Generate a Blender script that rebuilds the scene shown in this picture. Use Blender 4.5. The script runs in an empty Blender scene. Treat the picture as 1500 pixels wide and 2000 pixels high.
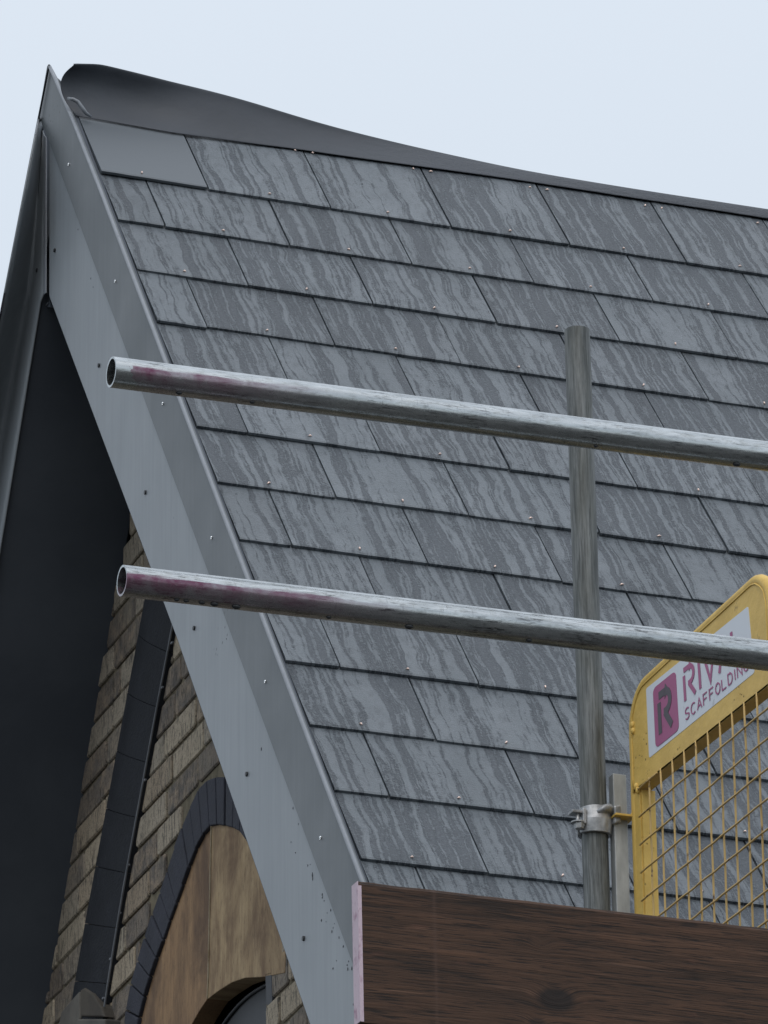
import bpy, bmesh, math, random
from mathutils import Vector, Matrix, noise
random.seed(7)
scene = bpy.context.scene
COL = scene.collection
rad = math.radians

# ------------------------------------------------------------------ camera
FPX = 11045.47            # focal length in pixels of the 1500 x 2000 photograph
PIT, YAW, ROLL = rad(23.57529831), rad(20.36008766), rad(-0.69024188)
CAM = Vector((0, 0, 1.6))
Fw = Vector((math.sin(YAW)*math.cos(PIT), math.cos(YAW)*math.cos(PIT), math.sin(PIT)))
R0 = Vector((math.cos(YAW), -math.sin(YAW), 0)); U0 = R0.cross(Fw)
cr, sr = math.cos(ROLL), math.sin(ROLL)
Rt = cr*R0 + sr*U0; Up = -sr*R0 + cr*U0
cd = bpy.data.cameras.new('camera'); cam = bpy.data.objects.new('camera', cd); COL.objects.link(cam)
cam.matrix_world = Matrix(((Rt.x, Up.x, -Fw.x, CAM.x), (Rt.y, Up.y, -Fw.y, CAM.y), (Rt.z, Up.z, -Fw.z, CAM.z), (0, 0, 0, 1)))
cd.sensor_fit = 'VERTICAL'; cd.sensor_height = 36; cd.lens = 36*FPX/2000
cd.clip_start = 0.1; cd.clip_end = 2000
scene.camera = cam

# ------------------------------------------------------------------ light
SUN_EL, SUN_AZ = rad(55), rad(200)
w = bpy.data.worlds.new("World"); scene.world = w; w.use_nodes = True
nt = w.node_tree; nt.nodes.clear()
wo = nt.nodes.new('ShaderNodeOutputWorld')
sky = nt.nodes.new('ShaderNodeTexSky'); sky.sky_type = 'NISHITA'; sky.sun_disc = False
sky.sun_elevation = SUN_EL; sky.sun_rotation = SUN_AZ; sky.dust_density = 4
b1 = nt.nodes.new('ShaderNodeBackground'); b1.inputs['Strength'].default_value = 0.05
nt.links.new(sky.outputs[0], b1.inputs[0])
# the overcast layer: a pale cloud deck a little brighter overhead than at the horizon
tc = nt.nodes.new('ShaderNodeTexCoord'); sx = nt.nodes.new('ShaderNodeSeparateXYZ')
nt.links.new(tc.outputs['Generated'], sx.inputs[0])
rp = nt.nodes.new('ShaderNodeValToRGB')
rp.color_ramp.elements[0].position = 0.0; rp.color_ramp.elements[0].color = (0.55, 0.61, 0.67, 1)
rp.color_ramp.elements[1].position = 1.0; rp.color_ramp.elements[1].color = (0.98, 1.04, 1.12, 1)
e = rp.color_ramp.elements.new(0.40); e.color = (0.610, 0.660, 0.698, 1)
nt.links.new(sx.outputs['Z'], rp.inputs[0])
b2 = nt.nodes.new('ShaderNodeBackground'); b2.inputs['Strength'].default_value = 1.0
nt.links.new(rp.outputs[0], b2.inputs[0])
ad = nt.nodes.new('ShaderNodeAddShader')
nt.links.new(b1.outputs[0], ad.inputs[0]); nt.links.new(b2.outputs[0], ad.inputs[1]); nt.links.new(ad.outputs[0], wo.inputs[0])
sl = bpy.data.lights.new('sun', 'SUN'); sl.energy = 0.5; sl.angle = rad(30); sl.color = (1.0, 0.97, 0.93)
so = bpy.data.objects.new('sun', sl); COL.objects.link(so)
sd = Vector((math.sin(SUN_AZ)*math.cos(SUN_EL), math.cos(SUN_AZ)*math.cos(SUN_EL), math.sin(SUN_EL)))
so.rotation_euler = (-sd).to_track_quat('-Z', 'Y').to_euler(); so.location = (0, 0, 30)
scene.view_settings.view_transform = 'Standard'; scene.view_settings.look = 'None'
scene.view_settings.exposure = 0.0; scene.view_settings.gamma = 1.0

# ------------------------------------------------------------------ survey helpers
def ray(px, py): return Rt*((px-750)/FPX) + Up*((1000-py)/FPX) + Fw
def hit(px, py, pt, n):
    d = ray(px, py); return CAM + d*((Vector(pt)-CAM).dot(n)/d.dot(n))
def onx(px, py, X): return hit(px, py, (X, 0, 0), Vector((1, 0, 0)))
def ony(px, py, Y): return hit(px, py, (0, Y, 0), Vector((0, 1, 0)))

# ------------------------------------------------------------------ mesh helpers
class MB:
    def __init__(s): s.v = []; s.f = []; s.uv = {}; s.att = []
    def add(s, vs, fs):
        o = len(s.v); s.v += [Vector(p) for p in vs]; s.f += [tuple(i+o for i in f) for f in fs]; return o
    def box(s, c, ax, ay, az):
        """box from corner c spanned by three vectors"""
        c = Vector(c); ax, ay, az = Vector(ax), Vector(ay), Vector(az)
        P = [c, c+ax, c+ax+ay, c+ay, c+az, c+ax+az, c+ax+ay+az, c+ay+az]
        s.add(P, [(0, 3, 2, 1), (4, 5, 6, 7), (0, 1, 5, 4), (1, 2, 6, 5), (2, 3, 7, 6), (3, 0, 4, 7)])
    def prism(s, poly, d):
        n = len(poly); d = Vector(d); P = [Vector(p) for p in poly]
        s.add(P+[p+d for p in P], [tuple(range(n)), tuple(range(2*n-1, n-1, -1))]+[(i, n+i, n+(i+1) % n, (i+1) % n) for i in range(n)])
    def tube(s, pts, r, n=12, cap=True, radii=None):
        pts = [Vector(p) for p in pts]; m = len(pts); rings = []; prev = None
        for i, p in enumerate(pts):
            t = (pts[min(i+1, m-1)]-pts[max(i-1, 0)]).normalized()
            if prev is None:
                a = t.cross(Vector((0, 0, 1)));
                if a.length < 0.1: a = t.cross(Vector((1, 0, 0)))
                a.normalize()
            else: a = (prev-t*prev.dot(t)).normalized()
            prev = a; b = t.cross(a); rr = radii[i] if radii else r
            rings.append([p+(a*math.cos(2*math.pi*k/n)+b*math.sin(2*math.pi*k/n))*rr for k in range(n)])
        o = len(s.v)
        for rg in rings: s.v += rg
        for i in range(m-1):
            for k in range(n): s.f.append((o+i*n+k, o+i*n+(k+1) % n, o+(i+1)*n+(k+1) % n, o+(i+1)*n+k))
        if cap: s.f.append(tuple(o+k for k in range(n-1, -1, -1))); s.f.append(tuple(o+(m-1)*n+k for k in range(n)))
    def ball(s, c, r, sc=(1, 1, 1), n=8, m=6):
        c = Vector(c); o = len(s.v); P = [c+Vector((0, 0, r*sc[2]))]
        for i in range(1, m):
            a = math.pi*i/m
            for k in range(n):
                b = 2*math.pi*k/n; P.append(c+Vector((r*sc[0]*math.sin(a)*math.cos(b), r*sc[1]*math.sin(a)*math.sin(b), r*sc[2]*math.cos(a))))
        P.append(c-Vector((0, 0, r*sc[2]))); f = []
        for k in range(n): f.append((0, 1+k, 1+(k+1) % n)); f.append((len(P)-1, 1+(m-2)*n+(k+1) % n, 1+(m-2)*n+k))
        for i in range(m-2):
            for k in range(n): f.append((1+i*n+k, 1+(i+1)*n+k, 1+(i+1)*n+(k+1) % n, 1+i*n+(k+1) % n))
        s.add(P, f)
    def build(s, name, mat, parent=None, smooth=False, bevel=0, seg=2, auto=None, recalc=True):
        me = bpy.data.meshes.new(name); me.from_pydata([tuple(v) for v in s.v], [], s.f); me.update()
        if recalc:
            bm = bmesh.new(); bm.from_mesh(me); bmesh.ops.recalc_face_normals(bm, faces=bm.faces); bm.to_mesh(me); bm.free()
        o = bpy.data.objects.new(name, me); COL.objects.link(o)
        for m in (mat if isinstance(mat, (list, tuple)) else [mat]): me.materials.append(m)
        if smooth:
            for p in me.polygons: p.use_smooth = True
        if bevel:
            b = o.modifiers.new('bevel', 'BEVEL'); b.width = bevel; b.segments = seg; b.limit_method = 'ANGLE'; b.angle_limit = rad(30)
        if parent: o.parent = parent
        return o
def empty(name, loc=(0, 0, 0)):
    o = bpy.data.objects.new(name, None); COL.objects.link(o); o.location = loc; return o
def tag(o, label=None, cat=None, group=None, kind=None):
    if label: o['label'] = label
    if cat: o['category'] = cat
    if group: o['group'] = group
    if kind: o['kind'] = kind
    return o

# ------------------------------------------------------------------ material helpers
class M:
    def __init__(s, name, base=(0.1, 0.1, 0.1), rough=0.5, metal=0.0, spec=0.5):
        s.m = bpy.data.materials.new(name); s.m.use_nodes = True; s.t = s.m.node_tree
        s.p = s.t.nodes['Principled BSDF']
        s.p.inputs['Base Color'].default_value = (*base, 1); s.p.inputs['Roughness'].default_value = rough
        s.p.inputs['Metallic'].default_value = metal; s.p.inputs['Specular IOR Level'].default_value = spec
    def n(s, typ, **kw):
        nd = s.t.nodes.new(typ)
        for k, v in kw.items(): setattr(nd, k, v)
        return nd
    def l(s, a, b): s.t.links.new(a, b)
    def coord(s, kind='Object', scale=(1, 1, 1), rot=(0, 0, 0), loc=(0, 0, 0)):
        c = s.n('ShaderNodeTexCoord'); mp = s.n('ShaderNodeMapping')
        mp.inputs['Scale'].default_value = scale; mp.inputs['Rotation'].default_value = rot; mp.inputs['Location'].default_value = loc
        s.l(c.outputs[kind], mp.inputs[0]); return mp.outputs[0]
    def noise(s, vec, scale, detail=4, rough=0.55, dist=0.0, dim='3D', w=None):
        nd = s.n('ShaderNodeTexNoise'); nd.noise_dimensions = dim
        nd.inputs['Scale'].default_value = scale; nd.inputs['Detail'].default_value = detail
        nd.inputs['Roughness'].default_value = rough; nd.inputs['Distortion'].default_value = dist
        s.l(vec, nd.inputs['Vector'])
        if w is not None: s.l(w, nd.inputs['W'])
        return nd.outputs['Fac']
    def ramp(s, fac, stops, interp='LINEAR'):
        r = s.n('ShaderNodeValToRGB'); cr_ = r.color_ramp; cr_.interpolation = interp
        while len(cr_.elements) > 1: cr_.elements.remove(cr_.elements[-1])
        for i, (p, c) in enumerate(stops):
            e_ = cr_.elements[0] if i == 0 else cr_.elements.new(p)
            e_.position = p; c = c if isinstance(c, (tuple, list)) else (c, c, c); e_.color = (*c, 1)
        s.l(fac, r.inputs[0]); return r.outputs[0]
    def math(s, op, a, b=None, clamp=False):
        nd = s.n('ShaderNodeMath', operation=op); nd.use_clamp = clamp
        for i, x in enumerate((a, b)):
            if x is None: continue
            if isinstance(x, (int, float)): nd.inputs[i].default_value = x
            else: s.l(x, nd.inputs[i])
        return nd.outputs[0]
    def mix(s, fac, a, b, typ='MIX'):
        nd = s.n('ShaderNodeMix'); nd.data_type = 'RGBA'; nd.blend_type = typ
        for i, x in ((0, fac), (6, a), (7, b)):
            if isinstance(x, (int, float)): nd.inputs[i].default_value = x
            elif isinstance(x, tuple): nd.inputs[i].default_value = (*x, 1)
            else: s.l(x, nd.inputs[i])
        return nd.outputs[2]
    def bump(s, h, strength=0.3, dist=0.002, prev=None):
        b = s.n('ShaderNodeBump'); b.inputs['Strength'].default_value = strength; b.inputs['Distance'].default_value = dist
        s.l(h, b.inputs['Height'])
        if prev is not None: s.l(prev, b.inputs['Normal'])
        s.l(b.outputs[0], s.p.inputs['Normal']); return b.outputs[0]
    def col(s, c): s.l(c, s.p.inputs['Base Color'])
    def rgh(s, c): s.l(c, s.p.inputs['Roughness'])

# --- wet fibre-cement slate: films of rain running down, drier speckled bands between
def slate_mat():
    m = M('wet_slate', rough=0.4)
    uv = m.n('ShaderNodeUVMap'); uv.uv_map = 'UVMap'
    at = m.n('ShaderNodeAttribute'); at.attribute_name = 'rnd'; rnd = at.outputs['Fac']
    sp = m.n('ShaderNodeSeparateXYZ'); m.l(uv.outputs[0], sp.inputs[0]); U, V = sp.outputs[0], sp.outputs[1]
    W = m.math('MULTIPLY', rnd, 9.0)
    wob = m.noise(uv.outputs[0], 9, 2.5, 0.5, 0, '4D', W)
    wv = m.math('MULTIPLY', m.math('SUBTRACT', wob, 0.5), 0.040)
    U2 = m.math('ADD', U, wv)
    def vec(su, sv, off=0.0):
        c = m.n('ShaderNodeCombineXYZ'); m.l(m.math('MULTIPLY', U2, su), c.inputs[0]); m.l(m.math('MULTIPLY', V, sv), c.inputs[1])
        m.l(m.math('ADD', W, off), c.inputs[2]); return c.outputs[0]
    A = m.noise(vec(52, 1.1), 1.0, 3.0, 0.6, 0.05)
    B = m.noise(vec(130, 4.0, 31), 1.0, 3, 0.6, 0.2)
    fine = m.noise(uv.outputs[0], 620, 2, 0.6)
    AB = m.math('ADD', m.math('MULTIPLY', A, 0.62), m.math('MULTIPLY', B, 0.38))
    grain = m.noise(uv.outputs[0], 165, 5, 0.8)
    blot = m.noise(vec(60, 30, 12), 1.0, 4, 0.65)
    AB = m.math('ADD', AB, m.math('MULTIPLY', m.math('SUBTRACT', grain, 0.5), 0.30))
    AB = m.math('ADD', AB, m.math('MULTIPLY', m.math('SUBTRACT', blot, 0.5), 0.12))
    lean = m.math('MULTIPLY', m.math('SUBTRACT', m.math('FRACT', m.math('MULTIPLY', rnd, 7.31)), 0.5), 0.07)
    AB = m.math('ADD', AB, lean)
    film = m.ramp(AB, [(0.452, 0), (0.520, 1)])
    rim = m.ramp(AB, [(0.478, 0), (0.497, 1), (0.515, 0)])
    sc = m.n('ShaderNodeSeparateColor'); m.l(film, sc.inputs[0]); F = sc.outputs[0]
    tone = m.noise(vec(8, 5, 77), 1.0, 4, 0.6)
    dry = m.mix(m.ramp(tone, [(0.3, 0), (0.7, 1)]), (0.041, 0.053, 0.065), (0.058, 0.072, 0.086))
    dry = m.mix(m.ramp(fine, [(0.35, 0.45), (0.55, 0)]), dry, (0.028, 0.032, 0.040))
    wet = m.mix(m.ramp(tone, [(0.3, 0), (0.7, 1)]), (0.088, 0.107, 0.122), (0.130, 0.151, 0.170))  # paler base paints in the sheen of the rain film
    dry = m.mix(m.ramp(grain, [(0.52, 0), (0.64, 0.85)]), dry, (0.125, 0.142, 0.160))
    dry = m.mix(m.ramp(grain, [(0.34, 0.8), (0.47, 0)]), dry, (0.030, 0.034, 0.042))
    wet = m.mix(m.ramp(blot, [(0.36, 0.7), (0.50, 0)]), wet, (0.070, 0.084, 0.098))
    wet = m.mix(m.ramp(grain, [(0.33, 0.85), (0.43, 0)]), wet, (0.050, 0.060, 0.070))
    wet = m.mix(m.ramp(grain, [(0.58, 0), (0.68, 0.6)]), wet, (0.175, 0.198, 0.220))
    c = m.mix(F, dry, wet)
    c = m.mix(m.math('MULTIPLY', m.math('MULTIPLY', rim, m.ramp(blot, [(0.42, 0), (0.56, 1)])), 0.55), c, (0.215, 0.240, 0.265))
    # little dark pits and beads
    vo = m.n('ShaderNodeTexVoronoi'); vo.inputs['Scale'].default_value = 120; m.l(uv.outputs[0], vo.inputs['Vector'])
    pit = m.ramp(vo.outputs['Distance'], [(0.06, 1), (0.12, 0)])
    pitm = m.math('MULTIPLY', pit, m.ramp(m.noise(uv.outputs[0], 24, 2), [(0.55, 0), (0.66, 0.8)]))
    c = m.mix(pitm, c, (0.018, 0.02, 0.026))
    v2 = m.n('ShaderNodeTexVoronoi'); v2.inputs['Scale'].default_value = 210; m.l(uv.outputs[0], v2.inputs['Vector'])
    bead = m.math('MULTIPLY', m.ramp(v2.outputs['Distance'], [(0.10, 1), (0.22, 0)]), m.ramp(m.noise(uv.outputs[0], 14, 3), [(0.50, 0), (0.62, 0.9)]))
    c = m.mix(m.math('MULTIPLY', bead, 0.5), c, (0.23, 0.255, 0.28))
    pl = m.n('ShaderNodeAttribute'); pl.attribute_name = 'plain'
    c = m.mix(pl.outputs['Fac'], c, (0.092, 0.108, 0.122))
    val = m.n('ShaderNodeHueSaturation'); m.l(m.math('ADD', 0.93, m.math('MULTIPLY', m.math('FRACT', m.math('MULTIPLY', rnd, 3.7)), 0.16)), val.inputs['Value']); m.l(c, val.inputs['Color'])
    m.col(val.outputs[0])
    m.rgh(m.mix(pl.outputs['Fac'], m.mix(F, (0.52, 0.52, 0.52), (0.36, 0.36, 0.36)), (0.42, 0.42, 0.42)))
    inv = m.math('SUBTRACT', 1.0, pl.outputs['Fac'])
    h = m.math('ADD', m.math('MULTIPLY', F, 0.9), m.math('MULTIPLY', grain, 1.6)); h = m.math('MULTIPLY', m.math('SUBTRACT', h, pitm), inv)
    m.bump(h, 0.75, 0.0018)
    return m.m

def metal_sheet(name, base, rough, var=0.12, spec=0.5, streak=True):
    m = M(name, base, rough, 0, spec)
    v = m.coord('Object', (1, 1, 1)); n1 = m.noise(v, 5, 5, 0.6); n2 = m.noise(m.coord('Object', (22, 22, 1.2)), 3, 4)
    f = m.math('ADD', m.math('MULTIPLY', n1, 0.5), m.math('MULTIPLY', n2, 0.5 if streak else 0.1))
    lo = tuple(x*(1-var) for x in base); hi = tuple(x*(1+var) for x in base)
    c = m.mix(m.ramp(f, [(0.35, 0), (0.65, 1)]), lo, hi)
    vo = m.n('ShaderNodeTexVoronoi'); vo.inputs['Scale'].default_value = 42; m.l(v, vo.inputs['Vector'])
    sp_ = m.math('MULTIPLY', m.ramp(vo.outputs['Distance'], [(0.10, 1), (0.17, 0)]), m.ramp(m.noise(v, 3.1, 2), [(0.62, 0), (0.70, 0.8)]))
    m.col(m.mix(sp_, c, (0.03, 0.033, 0.04)))
    m.rgh(m.ramp(n1, [(0.3, rough-0.06), (0.7, rough+0.08)]))
    m.bump(m.noise(v, 2.2, 2), 0.12, 0.02)
    return m.m

def tube_mat(name, paint=None, seed=0.0, dull=False):
    """galvanised scaffold tube, length along object X (or Z when dull)"""
    m = M(name, (0.3, 0.31, 0.31), 0.25, 0.95)
    sc1 = (6, 60, 60) if not dull else (60, 60, 5)
    n1 = m.noise(m.coord('Object', sc1, loc=(seed, 0, 0)), 1.6, 6, 0.7, 0.3)
    n2 = m.noise(m.coord('Object', (14, 14, 14), loc=(seed, 3, 0)), 1.3, 5, 0.65)
    if dull:
        c = m.mix(m.ramp(n1, [(0.3, 0), (0.7, 1)]), (0.14, 0.155, 0.15), (0.26, 0.275, 0.265))
        c = m.mix(m.ramp(n2, [(0.4, 0), (0.62, 0.5)]), c, (0.16, 0.175, 0.150))
        crack = m.ramp(m.noise(m.coord('Object', (90, 90, 4), loc=(seed, 1, 0)), 2.0, 4, 0.6), [(0.36, 1), (0.43, 0)])
        c = m.mix(m.math('MULTIPLY', crack, 0.5), c, (0.05, 0.055, 0.05))
        m.rgh(m.ramp(n2, [(0.3, 0.45), (0.7, 0.62)])); m.p.inputs['Metallic'].default_value = 0.25
    else:
        n3 = m.noise(m.coord('Object', (40, 90, 90), loc=(seed, 5, 0)), 1.6, 6, 0.75, 0.4)
        c = m.mix(m.ramp(n1, [(0.3, 0), (0.7, 1)]), (0.31, 0.335, 0.345), (0.57, 0.60, 0.605))
        crack = m.ramp(m.noise(m.coord('Object', (13, 150, 150), loc=(seed, 1, 0)), 2.2, 6, 0.72, 0.5), [(0.42, 1), (0.47, 0)])
        ringc = m.ramp(m.noise(m.coord('Object', (150, 20, 20), loc=(seed, 9, 0)), 1.6, 4, 0.7, 0.5), [(0.33, 1), (0.37, 0)])
        patch = m.ramp(n2, [(0.42, 0.05), (0.62, 0.75)])
        crack = m.math('MAXIMUM', crack, m.math('MULTIPLY', ringc, 0.8)); ck = m.math('MULTIPLY', crack, patch)
        c = m.mix(m.ramp(n3, [(0.50, 0), (0.66, 0.55)]), c, (0.23, 0.245, 0.235))
        c = m.mix(ck, c, (0.030, 0.030, 0.032))
        m.rgh(m.ramp(n3, [(0.35, 0.16), (0.65, 0.34)]))
    if paint:
        x0, x1, z0, z1 = paint
        s_ = m.n('ShaderNodeSeparateXYZ'); t_ = m.n('ShaderNodeTexCoord'); m.l(t_.outputs['Object'], s_.inputs[0])
        px_ = m.math('ADD', s_.outputs[0], m.math('MULTIPLY', m.math('SUBTRACT', n2, 0.5), 0.16))
        mk = m.math('MULTIPLY', m.math('GREATER_THAN', px_, x0), m.ramp(m.math('ADD', px_, 0.0), [(max(0, x1-.16), 1), (x1+.06, 0)]))
        zz = m.math('ADD', s_.outputs[2], m.math('MULTIPLY', m.math('SUBTRACT', n1, 0.5), 0.02))
        mk = m.math('MULTIPLY', mk, m.ramp(m.math('MULTIPLY', m.math('SUBTRACT', z1, zz), 1/(z1-z0)), [(0, 0), (0.12, 1), (0.7, 0.75), (1.0, 0.25)]))
        mkk = m.math('MULTIPLY', mk, m.ramp(n2, [(0.30, 0.35), (0.62, 1)])); c = m.mix(mkk, c, (0.135, 0.030, 0.075))
        m.l(m.math('SUBTRACT', 0.95, m.math('MULTIPLY', mkk, 0.45)), m.p.inputs['Metallic'])
    m.col(c); m.bump(m.math('ADD', n1, n2), 0.25, 0.0012)
    return m.m

def brick_mat():
    m = M('stock_brick', rough=0.85, spec=0.3)
    at = m.n('ShaderNodeAttribute'); at.attribute_name = 'rnd'
    v = m.coord('Object'); n1 = m.noise(v, 22, 6, 0.7); n2 = m.noise(v, 120, 5, 0.7); n3 = m.noise(v, 7, 3)
    n4 = m.noise(m.coord('Object', (1, 90, 16)), 1.5, 5, 0.7, 0.5)
    base = m.ramp(at.outputs['Fac'], [(0, (0.27, 0.215, 0.155)), (0.25, (0.385, 0.325, 0.24)), (0.5, (0.32, 0.28, 0.22)), (0.75, (0.20, 0.165, 0.130)), (1.0, (0.34, 0.265, 0.185))])
    c = m.mix(m.ramp(m.math('ADD', m.math('MULTIPLY', n1, 0.6), m.math('MULTIPLY', at.outputs['Fac'], 0.25)), [(0.44, 0), (0.60, 0.85)]), base, (0.095, 0.092, 0.090))
    c = m.mix(m.ramp(n4, [(0.40, 0.8), (0.47, 0)]), c, (0.05, 0.046, 0.040))
    c = m.mix(m.ramp(n2, [(0.35, 0.6), (0.48, 0)]), c, (0.045, 0.042, 0.038))
    c = m.mix(m.ramp(n3, [(0.55, 0), (0.75, 0.35)]), c, (0.30, 0.27, 0.20))
    m.col(c); m.bump(m.math('ADD', n2, n1), 0.6, 0.004); return m.m

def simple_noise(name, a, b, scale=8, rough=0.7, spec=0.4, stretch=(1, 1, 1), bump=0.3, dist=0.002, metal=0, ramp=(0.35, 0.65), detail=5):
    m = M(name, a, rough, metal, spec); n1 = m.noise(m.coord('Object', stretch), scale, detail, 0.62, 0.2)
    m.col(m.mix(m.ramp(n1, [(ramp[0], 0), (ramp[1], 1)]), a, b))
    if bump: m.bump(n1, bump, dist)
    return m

MAT = {}
MAT['slate'] = slate_mat()
MAT['trim'] = metal_sheet('verge_trim_sheet', (0.098, 0.112, 0.121), 0.46)  # grey sheet, set darker than the barge board below
MAT['barge'] = metal_sheet('barge_board_sheet', (0.208, 0.232, 0.252), 0.42, 0.10)
MAT['barge_edge'] = metal_sheet('trim_bead_paint', (0.20, 0.22, 0.245), 0.35)
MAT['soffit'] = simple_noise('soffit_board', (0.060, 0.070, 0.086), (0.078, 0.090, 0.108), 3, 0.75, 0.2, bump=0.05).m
MAT['brick'] = brick_mat()
MAT['mortar'] = simple_noise('mortar', (0.10, 0.088, 0.062), (0.19, 0.165, 0.115), 30, 0.95, 0.2, bump=0.8, dist=0.004).m
def slate_blue(name, a, b, sc):
    m = M(name, a, 0.7, 0, 0.2); v = m.coord('Object'); n1 = m.noise(v, sc, 5, 0.65); n2 = m.noise(v, 160, 3)
    c = m.mix(m.ramp(n1, [(0.35, 0), (0.68, 1)]), a, b); m.col(c); m.rgh(m.ramp(n1, [(0.3, 0.6), (0.7, 0.8)]))
    m.bump(m.math('ADD', n1, m.math('MULTIPLY', n2, 0.6)), 0.8, 0.004); return m.m
MAT['blue_brick'] = slate_blue('blue_brick', (0.026, 0.028, 0.038), (0.050, 0.053, 0.068), 14)
MAT['blue_dark'] = slate_blue('blue_clay', (0.013, 0.015, 0.019), (0.024, 0.027, 0.033), 10)
MAT['metal_rod'] = simple_noise('lead_cable', (0.11, 0.12, 0.135), (0.17, 0.18, 0.20), 20, 0.5, 0.5).m

# ================================================================== the house
th = rad(53.14137597)
P0 = Vector((3.7034178, 11.13231518, 5.92675748)) + CAM      # roof: left joint at the foot of the top course
Sd = Vector((0, -math.cos(th), -math.sin(th))); Nn = Vector((0, -math.sin(th), math.cos(th))); Xd = Vector((1, 0, 0))
GA, WD = 0.78836511*0.3, 0.3
def rf(u, s, n=0.0): return P0 + Xd*u + Sd*s + Nn*n
def onroof(px, py, n=0.0): return hit(px, py, rf(0, 0, n), Nn)
def us(p): q = p-P0; return q.dot(Xd), q.dot(Sd)
XG, XW = 3.428, 3.73
house = empty('gabled_house', (XW, 11.37, 0))
tag(house, 'grey slate roofed gable end of yellow brick building with metal barge boards', 'house')

# ---- slates
def build_slates():
    V, Fc, UV, RN, PLN = [], [], [], [], []
    NS = 7; LEN = 0.50; TH = 0.0074; K = 0.0325
    offs = {3: 0.010, 2: -0.004, 1: -0.003, 5: 0.003, 12: -0.008}
    rng = random.Random(3)
    riv = []
    for r in range(0, 15):
        s0 = r*GA
        j = 0.0 if r % 2 == 0 else -0.15
        j += offs.get(r, 0)*0.6
        us_ = [-0.262]; k = j
        while k < 5.2: us_.append(k + rng.uniform(-.002, .002)); k += WD
        for i in range(len(us_)-1):
            g0 = rng.uniform(0.0009, 0.0026)*(1.35 if r == 0 else 1) if i else 0; g1 = rng.uniform(0.0009, 0.0026)*(1.35 if r == 0 else 1)
            if r == 0 and i == 0: g1 = 0.004
            ua, ub = us_[i]+g0, us_[i+1]-g1
            ds = rng.uniform(-.0022, .0022); dn = rng.uniform(-.0006, .0012); tw = rng.uniform(-.0016, .0016); skew = rng.uniform(-.0012, .0012)
            if r == 3 and i == 0: ds = 0.008; dn = 0.002
            plain = 1.0 if (r == 0 and i == 0) else 0.0
            if plain: dn = 0.004
            length = 0.352 if r == 0 else LEN
            o = len(V); rn = rng.random()
            ph = rng.uniform(0, 10)
            for lev in (0, 1):      # top face, bottom face
                for row in (0, 1, 2):
                    sS = (0.0, -0.006, -length)[row]
                    for a in range(NS+1):
                        t = a/NS; u = ua+(ub-ua)*t + (skew if row == 0 else 0)
                        jag = noise.noise(Vector((u*30+ph, r*3.1, rn*9)))*0.0016 if row == 0 else 0
                        s = s0+ds+sS+jag
                        n = 0.0150+dn+tw*(t-.5) + K*sS - (TH if lev else 0)
                        if lev == 0 and row == 0: n -= 0.0012
                        V.append(rf(u, s, n)); UV.append((u, s))
            def id_(lev, row, a): return o+lev*3*(NS+1)+row*(NS+1)+a
            nf0 = len(Fc)
            for a in range(NS):
                for row in (0, 1):
                    Fc.append((id_(0, row, a), id_(0, row, a+1), id_(0, row+1, a+1), id_(0, row+1, a)))
                    Fc.append((id_(1, row, a), id_(1, row+1, a), id_(1, row+1, a+1), id_(1, row, a+1)))
                Fc.append((id_(0, 0, a), id_(1, 0, a), id_(1, 0, a+1), id_(0, 0, a+1)))
                Fc.append((id_(0, 2, a), id_(0, 2, a+1), id_(1, 2, a+1), id_(1, 2, a)))
            for row in (0, 1):
                Fc.append((id_(0, row, 0), id_(0, row+1, 0), id_(1, row+1, 0), id_(1, row, 0)))
                Fc.append((id_(0, row, NS), id_(1, row, NS), id_(1, row+1, NS), id_(0, row+1, NS)))
            RN += [rn]*(len(V)-o); PLN += [plain]*(len(V)-o)
            if r < 14 and not (i == 0 and ub-ua < 0.2):
                riv.append(((ub+0.0) - 0.15 + rng.uniform(-.006, .006), s0+ds-0.020, 0.0150+dn-0.0005))
            if r == 0:
                riv.append((ub-0.020, -0.301+rng.uniform(-.002, .002), 0.0062+(.004 if plain else 0))); 
                if i: riv.append((ua+0.020, -0.301+rng.uniform(-.002, .002), 0.0062))
    me = bpy.data.meshes.new('roof'); me.from_pydata([tuple(v) for v in V], [], Fc)
    uvl = me.uv_layers.new(name='UVMap')
    for l in me.loops: uvl.data[l.index].uv = UV[l.vertex_index]
    for nm, arr in (('rnd', RN), ('plain', PLN)):
        at = me.attributes.new(nm, 'FLOAT', 'POINT')
        for i, x in enumerate(arr): at.data[i].value = x
    me.update()
    bm = bmesh.new(); bm.from_mesh(me); bmesh.ops.recalc_face_normals(bm, faces=bm.faces); bm.to_mesh(me); bm.free()
    me.materials.append(MAT['slate'])
    o = bpy.data.objects.new('roof', me); COL.objects.link(o); o.parent = house
    o.matrix_parent_inverse = Matrix.Translation(-house.location)
    return o, riv
roof, rivets = build_slates()
roof['label'] = 'dark grey slates streaked with rain water'
def hp(o, parent=None):
    """parent to the house (or a part of it) keeping world position"""
    p = parent or house; o.parent = p
    o.matrix_parent_inverse = Matrix.Translation(-house.location) if p is house else Matrix.Identity(4)
    return o
cop = M('copper_rivet', (0.80, 0.62, 0.54), 0.30, 0.9)
cop.p.inputs['Metallic'].default_value = 0.6
def in_view(p):
    d = p-CAM; z = d.dot(Fw); x = 750+FPX*d.dot(Rt)/z; y = 1000-FPX*d.dot(Up)/z
    return -5 < x < 1505 and -5 < y < 1800
rr = random.Random(5); cnt = 0; rme = []
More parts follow.
